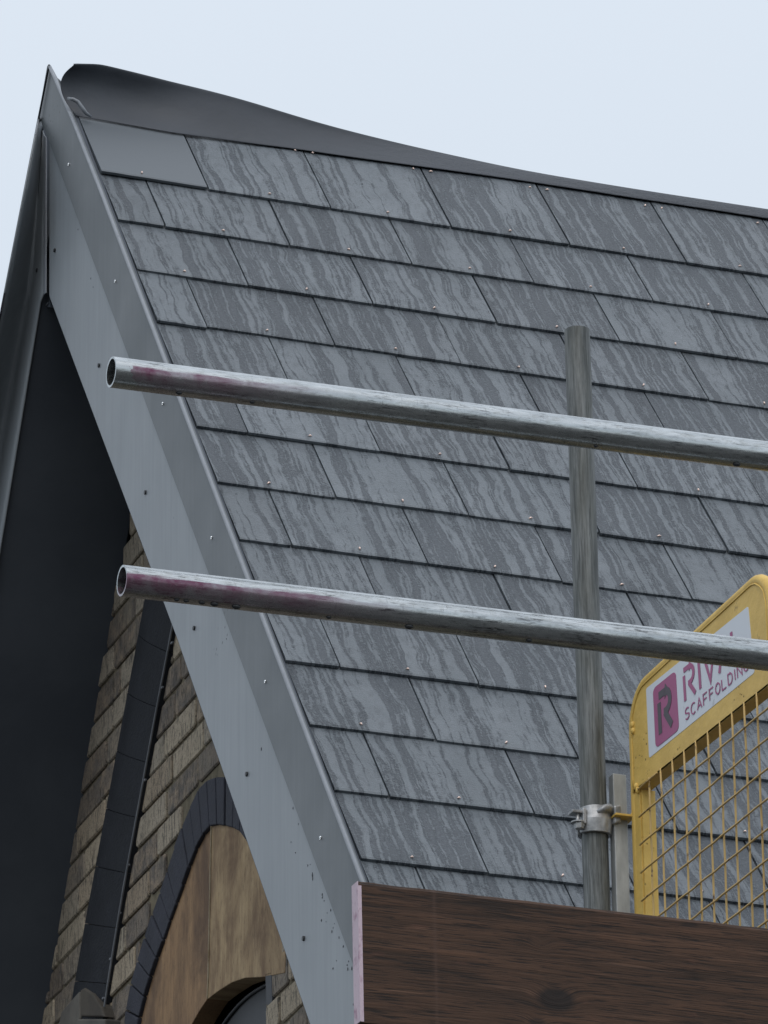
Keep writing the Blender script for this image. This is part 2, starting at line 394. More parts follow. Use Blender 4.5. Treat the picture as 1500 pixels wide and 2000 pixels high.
for q in range(4):
    b = MB(); a = (0.5, -0.5, 1.2, 0.1)[q]; L_ = (.0046, .0034, .0038, .0030)[q]
    d_ = Vector((L_*math.cos(a), L_*math.sin(a), .0006)); b.tube([-d_+Vector((0, 0, .001)), Vector((0, 0, .0026)), d_+Vector((0, 0, .001))], 0.0019, 8, radii=[.0014, .0022, .0013])
    tmp = b.build('rivet', cop.m, smooth=True); rme.append(tmp.data); bpy.data.objects.remove(tmp)
rotm = Matrix((Xd, -Sd, Nn)).transposed().to_4x4()
for (u, s, n) in rivets:
    p = rf(u, s, n)
    if not in_view(p) or cnt >= 100: continue
    o = bpy.data.objects.new('rivet', rme[rr.randrange(4)]); COL.objects.link(o); o.parent = roof
    o.matrix_basis = Matrix.Translation(p) @ rotm @ Matrix.Rotation(rr.uniform(-.6, .6), 4, 'Z'); cnt += 1

# deck under the slates, the far slope, the walls below: the rest of the building
RY, RZ = rf(0, -0.405).y, rf(0, -0.405).z
EAVE = 14.1*GA
b = MB(); lo = rf(0, EAVE, -0.012); hi = Vector((0, RY, RZ-0.02))
b.prism([Vector((XG+.012, lo.y, lo.z)), Vector((XG+.012, RY, RZ-.03)), Vector((XG+.012, RY, RZ-.11)), Vector((XG+.012, lo.y, lo.z-.08))], (5.4, 0, 0))
hp(b.build('roof_deck', MAT['soffit']))
# back slope
bd = Vector((0, math.cos(th), -math.sin(th)))
b = MB(); A_ = Vector((XG+.012, RY+.002, RZ-.01)); b.prism([A_, A_+bd*3.75, A_+bd*3.75-Vector((0, 0, .08)), A_-Vector((0, 0, .08))], (5.4, 0, 0))
m_ = simple_noise('far_slates', (0.06, 0.068, 0.08), (0.09, 0.10, 0.115), 6, 0.5)
hp(b.build('rear_slope', m_.m))

# ---- ridge membrane
bot = [(150, 229), (165, 231), (185, 234), (215, 239), (250, 245), (300, 254), (345, 262), (400, 269), (500, 283), (578, 292), (650, 303), (730, 314), (811, 325), (930, 341), (1040, 357), (1150, 374), (1265, 392), (1380, 409), (1500, 428)]
topl = [(143, 126), (165, 126), (190, 126), (205, 128), (240, 136), (290, 148), (340, 161), (400, 175), (480, 196), (560, 221), (640, 245), (725, 267), (810, 288), (930, 315), (1040, 339), (1150, 358), (1265, 377), (1380, 394), (1500, 411)]
grid = []; NT = 16
for i, (bp, tp) in enumerate(zip(bot, topl)):
    B = onroof(*bp, 0.0095 if i > 6 else 0.0125); f = max(0.0, 1-i/12.0); yr = RY - 0.010 - 0.105*f
    T = ony(*tp, yr)
    if i == len(bot)-1: last = (B, T)
    rowp = []
    # guide: follow the slates up to the ridge, then rise to the free edge
    s_b = us(B)[1]; Kp = rf(us(B)[0]*0.5+us(T)[0]*0.5, min(-0.385, s_b-0.03), 0.012+0.02*f)
    for k in range(NT+1):
        t = k/NT
        p = B*(1-t)**2 + Kp*2*t*(1-t) + T*t*t
        # buckles in the loose sheet
        bu = math.sin(math.pi*t)*f
        p = p + Nn*(0.010*bu*math.sin(i*0.9+t*1.3)+0.010*math.exp(-((i-7.2)**2)/1.2)*math.sin(math.pi*t)) + Vector((-0.030*math.sin(math.pi*t)*(1 if i == 0 else 0.5 if i == 1 else 0), 0, 0))
        rowp.append(p)
    # roll over and fall down the far side
    for k in range(1, 6):
        rowp.append(T + Vector((0, 0.0008*k+0.012*k*(1-f), 0.0004*k-0.012*k*(1-f)**2)))
    grid.append(rowp)
# continue past the frame
for q in range(1, 5):
    grid.append([p+Vector((0.85*q, 0, 0)) for p in grid[len(bot)-1]])
b = MB(); n_ = len(grid[0])
for g in grid: b.v += g
for i in range(len(grid)-1):
    for k in range(n_-1): b.f.append((i*n_+k, (i+1)*n_+k, (i+1)*n_+k+1, i*n_+k+1))
mm = M('ridge_membrane', (0.036, 0.040, 0.047), 0.5, 0, 0.5)
v = mm.coord('Object'); n1 = mm.noise(v, 6, 4, 0.6); n2 = mm.noise(mm.coord('Object', (1, 2.5, 2.5)), 26, 5, 0.75)
sxx = mm.n('ShaderNodeSeparateXYZ'); mm.l(v, sxx.inputs[0])
ex = mm.ramp(mm.math('MULTIPLY', mm.math('SUBTRACT', sxx.outputs[0], 4.1), 1.2), [(0, 0.0), (1, 1)])
mm.col(mm.mix(mm.ramp(n1, [(0.3, 0), (0.7, 1)]), (0.030, 0.037, 0.047), (0.045, 0.053, 0.066)))
mm.rgh(mm.ramp(n1, [(0.3, 0.5), (0.7, 0.62)])); mm.bump(mm.math('ADD', mm.math('MULTIPLY', mm.math('MULTIPLY', n2, ex), 3.0), n1), 0.7, 0.006)
mem = b.build('ridge_membrane', mm.m, smooth=True); so_ = mem.modifiers.new('th', 'SOLIDIFY'); so_.thickness = 0.003; so_.offset = 1
hp(mem); mem['label'] = 'loose dark membrane flapping up at the gable end'
sb = mem.modifiers.new('sub', 'SUBSURF'); sb.levels = 1; sb.render_levels = 2
b = MB(); pts = [onroof(*p, n) for p, n in (((133, 192), .045), ((143, 194), .05), ((152, 199), .045), ((160, 210), .04), ((168, 221), .03), ((178, 228), .024))]
b.tube(pts, 0.004, 8, radii=[.0035, .0045, .005, .005, .0045, .003]); hp(b.build('membrane_strap', MAT['barge_edge'], smooth=True))

# ---- verge: right hand trim (upper) and barge board (lower)
def PX(lst, X): return [onx(x, y, X) for x, y in lst]
def ext(a, b_, k): return (a[0]+(b_[0]-a[0])*k, a[1]+(b_[1]-a[1])*k)
beadl = [(109, 152), (129, 196), (144, 231), (163, 280), (200, 374), (590, 1402), (700, 1693)]
bl_end = ext(beadl[-2], beadl[-1], 1.9)
bord = [(75, 225), (92, 267), (697, 1905)]; bord_end = ext(bord[1], bord[2], 1.15)
trim_poly = [(92, 128), (97, 129)] + beadl + [bl_end, bord_end, (697, 1905), (92, 267), (75, 225)]
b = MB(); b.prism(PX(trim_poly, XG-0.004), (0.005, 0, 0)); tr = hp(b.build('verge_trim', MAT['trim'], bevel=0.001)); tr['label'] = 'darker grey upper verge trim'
b = MB(); bp_ = [onx(x-3, y, XG-0.006) for x, y in beadl[1:]]+[onx(bl_end[0]-3, bl_end[1], XG-.006)]
b.tube([onx(97, 130, XG-.006), onx(107, 152, XG-.006)]+bp_, 0.0042, 10)
hp(b.build('bead', MAT['barge_edge'], smooth=True), tr)
b = MB(); b.box(rf(-0.262-0.013, -0.40, -0.02), Xd*0.011, Sd*(EAVE+.4), Nn*0.030); hp(b.build('gap_strip', MAT['soffit']))  # dark strip filling the gap between bead and slates
b = MB(); b.prism(PX([(111, 152), (124, 163), (130, 178), (126, 184), (112, 158)], XG+.004), (0.003, 0, 0)); hp(b.build('ridge_tip', MAT['barge_edge']))
inn = [(96, 578), (347, 1250), (602, 1990)]; inn_end = ext(inn[1], inn[2], 1.25)
barge_poly = [(95, 272), (697, 1905), bord_end, inn_end, inn[2], inn[1], inn[0]]
b = MB(); b.prism(PX([(96.5, 262), (705, 1905), (bord_end[0]+8, bord_end[1]), inn_end, inn[2], inn[1], inn[0]], XG+0.001), (0.012, 0, 0))
bg = hp(b.build('barge_board', MAT['barge'], bevel=0.0012)); bg['label'] = 'pale grey right barge board'
# return under the barge board back towards the wall (right hand soffit)
b = MB(); P = PX([inn[0], inn[1], inn[2], inn_end], XG+.013)
for i in range(3):
    d_ = Vector((XW-XG-.013, 0, 0)); b.add([P[i], P[i+1], P[i+1]+d_, P[i]+d_, P[i]+Vector((0, .0, .02)), P[i+1]+Vector((0, 0, .02)), P[i+1]+d_+Vector((0, 0, .02)), P[i]+d_+Vector((0, 0, .02))],
      [(0, 1, 2, 3), (4, 7, 6, 5), (0, 4, 5, 1), (1, 5, 6, 2), (2, 6, 7, 3), (3, 7, 4, 0)])
hp(b.build('soffit', MAT['soffit']))
# screws and nails
sil = M('bright_nail', (0.75, 0.78, 0.8), 0.2, 0.8); drk = M('dark_screw', (0.012, 0.014, 0.018), 0.5)
for (x, y) in [(135, 321), (226, 549), (319, 788), (414, 1050), (519, 1331), (627, 1636)]:
    p = onx(x, y, XG-.004); b = MB(); b.ball(p-Vector((0.001, 0, 0)), 0.0034, (0.8, 1, 1)); b.tube([p, p+Vector((-.004, -.003, -.006))], .0012, 6)
    o = b.build('nail', sil.m, smooth=True); o.parent = tr
for (x, y) in [(108, 489), (194, 714), (285, 962), (380, 1227), (483, 1512), (594, 1833)]:
    p = onx(x, y, XG+.001); b = MB(); b.tube([p+Vector((.002, 0, 0)), p-Vector((.0035, 0, 0))], 0.0052, 8)
    o = b.build('screw', drk.m); o.parent = bg

mr = random.Random(8); b = MB()
for k_ in range(40):
    t_ = mr.random()**.8; yy = 1560+t_*420; xx = 92+(yy-267)*605/1638 - abs(mr.gauss(0, 14))-4
    if mr.random() < .18: yy = mr.uniform(430, 1500); xx = 92+(yy-267)*605/1638 - mr.uniform(3, 30)
    p = onx(xx, yy, XG+.0006); b.ball(p, mr.uniform(.0009, .0024), (.35, .8, mr.uniform(1, 2.2)), 6, 4)
mu = b.build('mud_splash', drk.m, smooth=True); mu['kind'] = 'stuff'; mu.parent = bg
# ---- left barge: one curved sheet
outer = [(75, 224), (0, 612)]; o_end = ext(outer[0], outer[1], 2.2)
inl = [(86, 262), (86, 574), (81, 590), (0, 1085)]; i_end = ext(inl[2], inl[3], 2.2)
b = MB(); NR = 10; rows = []
olist = [(75, 226), (66, 272), (20, 508), (0, 612), o_end]
ilist = [(87, 262), (87, 574), (81, 590), (0, 1085), i_end]
rows = []
for (oo, ii) in [((75, 227), (89, 268)), ((66, 272), (88, 330)), ((41, 400), (88, 450)), ((8, 570), (88, 573)), ((3, 600), (81, 590)), ((-40, 818), (40, 841)), (ext(outer[0], outer[1], 1.9), ext(inl[2], inl[3], 1.4)), (o_end, i_end)]:
    r_ = []
    for k in range(NR+1):
        t = k/NR
        # section: outer lip bent towards the viewer, flat towards the ridge side
        X = XG+0.002 - (0.085 if len(rows) > 1 else (0.012, 0.045)[len(rows)])*max(0.0, 1-t/0.66)**1.25
        r_.append(onx(oo[0]+(ii[0]-oo[0])*t, oo[1]+(ii[1]-oo[1])*t, X))
    rows.append(r_)
for r_ in rows: b.v += r_
for i in range(len(rows)-1):
    for k in range(NR): b.f.append((i*(NR+1)+k, (i+1)*(NR+1)+k, (i+1)*(NR+1)+k+1, i*(NR+1)+k+1))
lb = b.build('barge_board', MAT['barge'], smooth=True); s2 = lb.modifiers.new('t', 'SOLIDIFY'); s2.thickness = 0.003
hp(lb); lb['label'] = 'curved left barge board'
b = MB(); b.prism(PX([(84.5, 262), (89.5, 268), (89.5, 572), (84, 576)], XG-.004), (0.0025, 0, 0)); hp(b.build('mitre_lip', MAT['barge_edge'], bevel=.001), lb).matrix_parent_inverse = Matrix.Identity(4)
for (x, y) in [(73, 528)]:
    p = onx(x, y, XG+.0); b = MB(); b.tube([p+Vector((.004, 0, 0)), p-Vector((.003, 0, 0))], 0.0052, 8); o = b.build('screw', drk.m); o.parent = lb
# dark outer edge flashing on the left slope, seen edge-on
b = MB(); op = [onx(94, 126, XG-.010), onx(75, 222, XG-.012), onx(0, 608, XG-.09), onx(o_end[0], o_end[1]-4, XG-.09)]
for i in range(3):
    A_, B_ = op[i], op[i+1]; wv_ = Vector((0.0, -.004, -.0015)); d_ = Vector((.004, 0, 0)); b.box(A_, B_-A_, wv_, d_)
hp(b.build('verge_trim', MAT['blue_dark']))

# ---- left soffit
ia, ib = onx(82, 590, XG+.005), onx(0, 1085, XG+.005); idr = (ib-ia).normalized()
top_ = ia-idr*(ia.z-onx(93, 560, XG+.005).z)/(-idr.z) if False else ia-idr*0.02
b = MB(); E_ = ia+idr*2.3
up_ = Vector((0, 0.02, 0.02)); W_ = Vector((XW-XG+0.0, 0, 0))
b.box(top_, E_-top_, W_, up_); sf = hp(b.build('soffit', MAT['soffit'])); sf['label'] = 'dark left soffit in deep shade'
# apex closer behind the mitre
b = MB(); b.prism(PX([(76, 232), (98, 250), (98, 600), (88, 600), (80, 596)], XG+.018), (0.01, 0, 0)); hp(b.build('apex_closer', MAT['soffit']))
# small hinge-like clips at the soffit apex
for p, q in (((84, 588), (87, 584)), ((90, 596), (94, 591))):
    b = MB(); b.tube([onx(*p, XG+.015), onx(*q, XG+.015)], .0016, 6); hp(b.build('clip', MAT['barge_edge']))

# ---- gable wall
def yz(px, py, X=XW): p = onx(px, py, X); return (p.y, p.z)
arch_out = [(250, 2080), (251, 2000), (255, 1955), (263.4, 1921), (282.6, 1857), (297.6, 1802), (317, 1746), (336, 1691), (355, 1634), (370, 1598), (388, 1556), (402, 1530), (424, 1520), (440, 1517), (470, 1524), (520, 1560), (570, 1640)]
arch_in = [(268, 2080), (276, 1998), (283, 1964), (291, 1938), (302, 1900), (315, 1862), (327, 1830), (338, 1795), (351, 1761), (368, 1714), (383, 1670), (396, 1644), (410, 1618), (424, 1611), (440, 1612), (458, 1616), (474, 1624), (500, 1660), (540, 1760)]
pan = [(262, 2080)]+arch_in[:17]+[(500, 1690), (528, 1760), (540, 1802), (534, 1830), (525, 1860), (519, 1890), (517, 1907), (519, 2080)]
panyz = [yz(*p) for p in pan]
openyz = [yz(*p) for p in arch_out[:14]+[(470, 1524), (520, 1600), (545, 1700), (552, 1790), (540, 1830), (529, 1860), (522, 1890), (520, 1907), (521, 2080)]]
aoyz = [yz(*p) for p in arch_out]
def inside(pt, poly):
    x, y = pt; c = False; j = len(poly)-1
    for i in range(len(poly)):
        if (poly[i][1] > y) != (poly[j][1] > y) and x < (poly[j][0]-poly[i][0])*(y-poly[i][1])/(poly[j][1]-poly[i][1])+poly[i][0]: c = not c
        j = i
    return c
def bricks():
    rng = random.Random(11); V, Fc, RN = [], [], []
    H, L = 0.0740, 0.2250; J = 0.0075
    zt = ia.z+.1
    apexy = 11.36; kz = 0
    z = 2.0-0.032
    while z < zt+.3:
        half = (zt+0.25 - z)/1.30
        y = apexy-half-0.4 + (L/2 if kz % 2 else 0) + rng.uniform(-.012, .012)
        while y < apexy+half+0.4:
            Lb = L if rng.random() > .22 else L/2
            y0, y1 = y+J/2, y+Lb-J/2; z0, z1 = z+J/2, z+H-J/2; y += Lb
            cy, cz = (y0+y1)/2, (z0+z1)/2
            if abs(cy-RY) > 2.05 or (max(z0, z1)-RZ+.10 > -1.334*abs(cy-RY)-1.334*(Lb/2)): continue
            # clip to the opening
            ins = [inside((yy, zz), openyz) for yy in (y0, y1) for zz in (z0, z1)]+[inside((cy, cz), openyz)]
            if ins[4] or all(ins[:4]): continue
            if any(ins[:4]):
                # shorten from whichever end is inside
                for _ in range(12):
                    if inside((y0, z0), openyz) or inside((y0, z1), openyz): y0 += (y1-y0)*.12
                    if inside((y1, z0), openyz) or inside((y1, z1), openyz): y1 -= (y1-y0)*.12
                if y1-y0 < .02: continue
            dn = rng.uniform(-.002, .002); rn = rng.random(); o = len(V); r = 0.008
            # softened brick: rounded outline on the face, shallow crown
            def ring(inset, X, rr_):
                pts = []
                for (cy_, cz_, a0) in ((y0+rr_, z0+rr_, 180), (y1-rr_, z0+rr_, 270), (y1-rr_, z1-rr_, 0), (y0+rr_, z1-rr_, 90)):
                    for q in range(3):
                        a = rad(a0+45*q); pts.append(Vector((X, cy_+(rr_-inset)*math.cos(a)+0*inset, cz_+(rr_-inset)*math.sin(a))))
                return [p+Vector((0, noise.noise(p*40)*.003, noise.noise(p*40+Vector((5, 0, 0)))*.003)) for p in pts]
            rr1 = min(rng.uniform(.006, .014), (y1-y0)*.45)
            R1, R2, R3 = ring(0, XW+.02, rr1), ring(0, XW+.000+dn, rr1), ring(.003, XW-.003+dn, rr1)
            V += R1+R2+R3; n = 12
            for a, c_ in ((0, 1), (1, 2)):
                for q in range(n): Fc.append((o+a*n+q, o+a*n+(q+1) % n, o+c_*n+(q+1) % n, o+c_*n+q))
            Fc.append(tuple(o+2*n+q for q in range(n)))
            RN += [rn]*(3*n)
        z += H; kz += 1
    me = bpy.data.meshes.new('gable_wall'); me.from_pydata([tuple(v) for v in V], [], Fc)
    at = me.attributes.new('rnd', 'FLOAT', 'POINT')
    for i, x in enumerate(RN): at.data[i].value = x
    bm = bmesh.new(); bm.from_mesh(me); bmesh.ops.recalc_face_normals(bm, faces=bm.faces); bm.to_mesh(me); bm.free()
    me.materials.append(MAT['brick']); o = bpy.data.objects.new('gable_wall', me); COL.objects.link(o); return hp(o)
gw = bricks(); gw['label'] = 'weathered yellow stock brick gable wall'
# mortar bed behind the bricks, with the opening left free
b = MB(); cy = 11.36; zt = ia.z+.05
outl = [Vector((XW+.005, cy-2.15, 0.0)), Vector((XW+.005, cy-2.15, zt-2.75)), Vector((XW+.005, cy, zt+.05)), Vector((XW+.005, cy+2.15, zt-2.75)), Vector((XW+.005, cy+2.15, 0))]
bm = bmesh.new()
ov = [bm.verts.new(p) for p in outl]; pv = [bm.verts.new((XW+.005, y, z)) for y, z in panyz]
ed = [bm.edges.new((ov[i], ov[(i+1) % len(ov)])) for i in range(len(ov))]+[bm.edges.new((pv[i], pv[(i+1) % len(pv)])) for i in range(len(pv))]
bmesh.ops.triangle_fill(bm, use_beauty=True, edges=ed)
for f in list(bm.faces):
    c_ = f.calc_center_median()
    if inside((c_.y, c_.z), panyz): bm.faces.remove(f)
me = bpy.data.meshes.new('mortar_bed'); bm.to_mesh(me); bm.free(); me.materials.append(MAT['mortar'])
mo = bpy.data.objects.new('mortar_bed', me); COL.objects.link(mo); hp(mo)
s3 = mo.modifiers.new('t', 'SOLIDIFY'); s3.thickness = 0.004; s3.offset = 0
# the solid building behind
b = MB(); b.prism([Vector((XW+.28, cy-2.05, 0)), Vector((XW+.28, cy-2.05, RZ-3.15)), Vector((XW+.28, cy, RZ-.3)), Vector((XW+.28, cy+2.05, RZ-3.15)), Vector((XW+.28, cy+2.05, 0))], (4.8, 0, 0))
hp(b.build('side_wall', MAT['mortar']))

# ---- arch of blue bricks
def resamp(pl, n):
    P = [onx(*p, XW) for p in pl]; L = [0]
    for i in range(1, len(P)): L.append(L[-1]+(P[i]-P[i-1]).length)
    out = []
    for k in range(n+1):
        t = L[-1]*k/n
        for i in range(1, len(P)):
            if L[i] >= t-1e-9: a = (t-L[i-1])/max(1e-9, L[i]-L[i-1]); out.append(P[i-1].lerp(P[i], a)); break
    return out
NV = 23; ao = resamp(arch_out, NV); ai = resamp(arch_in, NV); b = MB(); rng = random.Random(4)
for i in range(NV):
    g = 0.03; q = [ao[i].lerp(ao[i+1], g), ao[i].lerp(ao[i+1], 1-g), ai[i].lerp(ai[i+1], 1-g), ai[i].lerp(ai[i+1], g)]
    dx = Vector((-.010+rng.uniform(-.002, .002), 0, 0)); b.prism([p+dx for p in q], (0.09, 0, 0))
ar = hp(b.build('arch', MAT['blue_brick'], bevel=.003)); ar['label'] = 'arch ring of dark blue bricks'
# ---- stone tympanum in the arch, two slabs meeting at an upright joint
def panel(name, poly, X, m, th_=.05): b = MB(); b.prism([onx(*p, X) for p in poly], (th_, 0, 0)); return hp(b.build(name, m, bevel=.0015))
def tymp(name, a, b_, c_):
    m = M(name, a, 0.75, 0, 0.3)
    n1 = m.noise(m.coord('Object', (1, 26, 2.2)), 1.6, 6, 0.7, 0.4); n2 = m.noise(m.coord('Object', (1, 5, 3)), 1.4, 5, 0.65, 0.3); n3 = m.noise(m.coord('Object', (40, 40, 12)), 3, 4, 0.7)
    c = m.mix(m.ramp(n1, [(0.35, 0), (0.65, 1)]), a, b_); c = m.mix(m.ramp(n2, [(0.38, 0.9), (0.6, 0)]), c, c_)
    c = m.mix(m.ramp(n3, [(0.3, 0.5), (0.45, 0)]), c, tuple(x*.45 for x in c_)); m.col(c); m.bump(m.math('ADD', n1, n3), 0.5, 0.003); return m.m
XP = XW-0.004
seam = [(413, 1612), (411, 1700), (409, 1800), (407, 1900), (405, 1951)]
lp = [(250, 2080)]+[(x-6, y) for x, y in arch_in[1:12]]+[(404, 1612)]+seam+[(392, 1970), (380, 1990), (368, 2012), (350, 2080)]
rp_ = [(x+1.0, y) for x, y in seam][::-1]+[(430, 1604), (470, 1612), (520, 1680), (560, 1790), (556, 1900), (518, 1908), (478, 1910), (452, 1919), (424, 1937)]
t1 = panel('tympanum', lp, XP+.003, tymp('stone_brown', (0.235, 0.142, 0.074), (0.34, 0.215, 0.112), (0.115, 0.070, 0.042))); t1['label'] = 'brown stained left stone'
t2 = panel('tympanum', rp_, XP, tymp('stone_tan', (0.320, 0.222, 0.120), (0.45, 0.335, 0.190), (0.160, 0.098, 0.054))); t2['label'] = 'tan streaked right stone'
b = MB(); b.tube([onx(x, y, XP-.001) for x, y in seam], .0022, 6); hp(b.build('mortar_joint', simple_noise('pale_joint', (0.36, 0.31, 0.22), (0.22, 0.17, 0.10), 30, 0.85).m))
# window recess under the tympanum: flat plate, its shade painted near-black
b = MB(); dk = simple_noise('painted_recess_shade', (0.012, 0.014, 0.018), (0.02, 0.023, 0.03), 4, 0.5)
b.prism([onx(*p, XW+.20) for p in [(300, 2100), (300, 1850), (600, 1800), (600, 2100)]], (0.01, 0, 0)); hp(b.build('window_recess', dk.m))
gy = simple_noise('window_frame_paint', (0.030, 0.032, 0.037), (0.050, 0.053, 0.060), 3, 0.6)
arc = [(440, 2000), (452, 1984), (468, 1965), (484, 1950), (500, 1938), (517, 1928), (540, 1918)]
b = MB(); b.prism([onx(*p, XW+.05) for p in arc+[(540, 2100), (420, 2100), (424, 2030)]], (.02, 0, 0)); hp(b.build('window_head', gy.m, bevel=.001))
b = MB(); b.tube([onx(x-2, y-2, XW+.046) for x, y in [(424, 2030)]+arc], .004, 8); hp(b.build('window_frame', gy.m, smooth=True))
b = MB(); b.prism([onx(*p, XW-.004) for p in [(518, 1902), (530, 1898), (532, 1968), (520, 1962)]], (.12, 0, 0))
b.prism([onx(*p, XW-.001) for p in [(517, 1975), (520, 1975), (521, 2080), (517, 2080)]], (.01, 0, 0)); hp(b.build('window_jamb', gy.m, bevel=.001))

# ---- raking drip moulding on the wall
XB = XW-.012
Lb_ = [(311, 1010), (281.6, 1175.5), (154, 1868), (150, 1893), (128, 2030)]
Rb_ = [(367, 1055), (330, 1264), (271, 1580), (218, 1880), (206, 1964), (195, 2030)]
def along(poly, t0):
    P = [onx(*p, XB) for p in poly]; L = [0]
    for i in range(1, len(P)): L.append(L[-1]+(P[i]-P[i-1]).length)
    t = t0*L[-1]
    for i in range(1, len(P)):
        if L[i] >= t-1e-9: return P[i-1].lerp(P[i], (t-L[i-1])/max(1e-9, L[i]-L[i-1]))
b = MB(); NSG = 9
for i in range(NSG):
    t0, t1_ = (i+.006)/NSG, (i+.994)/NSG
    a0, a1, c0, c1 = along(Lb_, t0), along(Lb_, t1_), along(Rb_, t0), along(Rb_, t1_)
    # gently rounded face
    for_ = []
    for (A, C) in ((a0, c0), (a1, c1)):
        for k in range(7):
            t = k/6; p = A.lerp(C, t); p = p+Vector((-0.012*math.sin(math.pi*t)**.8, 0, 0)); for_.append(p)
    bk = [p+Vector((XW-p.x+.004, 0, 0)) for p in for_]
    F_ = [(k, k+1, k+8, k+7) for k in range(6)]+[(0, 7, 21, 14), (6, 20, 27, 13)]+[tuple(range(0, 7))+tuple(range(20, 13, -1)), tuple(range(13, 6, -1))+tuple(range(21, 28))]
    b.add(for_+bk, F_)
dm = hp(b.build('drip_moulding', MAT['blue_dark'])); dm['label'] = 'raking band of dark blue clay copings'
b = MB(); rodp = [onx(*p, XB-.016) for p in [(362, 1085), (329, 1264), (299, 1420), (270, 1578), (241, 1735), (217, 1880), (204, 1966)]]
b.tube(rodp, .0026, 8)
for p in [(336, 1256), (317, 1343), (283, 1524), (251, 1690), (234, 1784), (216, 1873), (202, 1950)]:
    q = onx(*p, XB-.014); b.box(q-Vector((.002, .006, .002)), (0.004, 0, 0), (0, .012, .001), (0, 0, .004))
hp(b.build('cable', MAT['metal_rod'], smooth=False))
# kneeler stones at the foot of the moulding
ks = simple_noise('kneeler_stone', (0.085, 0.08, 0.072), (0.14, 0.132, 0.115), 10, 0.85)
b = MB(); b.prism([onx(*p, XW-.03) for p in [(114, 2000), (120, 1975), (154, 1936), (155, 1988), (145, 2060), (100, 2060)]], (.05, 0, 0)); hp(b.build('kneeler', ks.m, bevel=.004))
b = MB(); b.prism([onx(*p, XW-.028) for p in [(156.5, 1934), (164, 1929), (180, 1940), (198, 1968), (203, 1986), (157, 1985)]], (.045, 0, 0)); hp(b.build('kneeler', simple_noise('kneeler_stone_dark', (0.055, 0.048, 0.040), (0.085, 0.075, 0.06), 10, 0.85).m, bevel=.004))
b = MB(); b.prism([onx(*p, XW-.04) for p in [(150, 1990), (205, 1990), (200, 2060), (140, 2060)]], (.04, 0, 0)); hp(b.build('kneeler', ks.m, bevel=.004))

# ================================================================== scaffold
def wet_drops(parent, spots, r_=0.0045):
    wm = M('water_drop', (0.03, 0.033, 0.036), 0.15, 0, 0.4)
    for p, s_ in spots:
        b = MB(); b.ball(Vector(p), r_*s_, (1.5, 1.0, 0.9)); o = b.build('water_drop', wm.m, smooth=True); o.parent = parent; o.matrix_parent_inverse = parent.matrix_world.inverted()
def scaffold_tube(name, A, B, mat, R=0.02415, wall=0.0034, n=48, droop=0.0):
    """open-ended tube with its own axis along local X"""
    A, B = Vector(A), Vector(B); L = (B-A).length; o = len; b = MB(); NSt = 60
    V = []; F_ = []
    for ri, rad_ in enumerate((R, R-wall)):
        for i in range(NSt+1):
            x = L*i/NSt
            for k in range(n):
                a = 2*math.pi*k/n; q = rad_*(1+0.004*noise.noise(Vector((x*3, math.cos(a)*2, math.sin(a)*2))))
                V.append(Vector((x, q*math.cos(a), q*math.sin(a)-droop*math.sin(math.pi*i/NSt))))
    S_ = (NSt+1)*n
    for i in range(NSt):
        for k in range(n):
            k2 = (k+1) % n; F_.append((i*n+k, (i+1)*n+k, (i+1)*n+k2, i*n+k2)); F_.append((S_+i*n+k, S_+i*n+k2, S_+(i+1)*n+k2, S_+(i+1)*n+k))
    for k in range(n):
        k2 = (k+1) % n; F_.append((k, k2, S_+k2, S_+k)); e0 = NSt*n; F_.append((e0+k, S_+e0+k, S_+e0+k2, e0+k2))
    b.v = V; b.f = F_; ob = b.build(name, mat, smooth=True)
    ob.matrix_world = Matrix.Translation(A) @ (B-A).to_track_quat('X', 'Z').to_matrix().to_4x4()
    es = ob.modifiers.new('e', 'EDGE_SPLIT'); es.split_angle = rad(50)
    return ob
YR = 7.55
def rail(pl_, pr_, mat, label):
    A = ony(*pl_, YR); B = ony(*pr_, YR+.03); B = A+(B-A)*2.2
    o = scaffold_tube('guard_rail', A, B, mat); bpy.context.view_layer.update()
    tag(o, label, 'scaffold tube', 'scaffold guard rails'); return o, A, B
m1 = tube_mat('galvanised_tube_stained', (0.02, 0.30, -.02415, .006), 0.3)
m2 = tube_mat('galvanised_tube_red', (0.0, 0.42, -.02415, .004), 7.7)
g1, A1, B1 = rail((217, 726.5), (1500, 891.5), m1, 'upper galvanised scaffold guard rail with its open end above the other rail, faint red stain')
g2, A2, B2 = rail((238, 1134), (1500, 1281), m2, 'lower galvanised scaffold guard rail crossing in front of the yellow gate, dark red underside')
def under(A, B, t, k=1.0): p = A.lerp(B, t); return (p-Vector((0, 0.006, 0.0236)), k)
Lr = lambda px: (px-220)/1280/2.2
wet_drops(g1, [under(A1, B1, Lr(x), k) for x, k in ((345, .8), (483, .7), (1150, .6), (1432, 1.0))])
wet_drops(g2, [under(A2, B2, Lr(x), k) for x, k in ((322, .7), (340, .7), (370, .8), (394, 1.0), (436, 1.1), (615, .7), (772, 1.1), (1010, .8))])

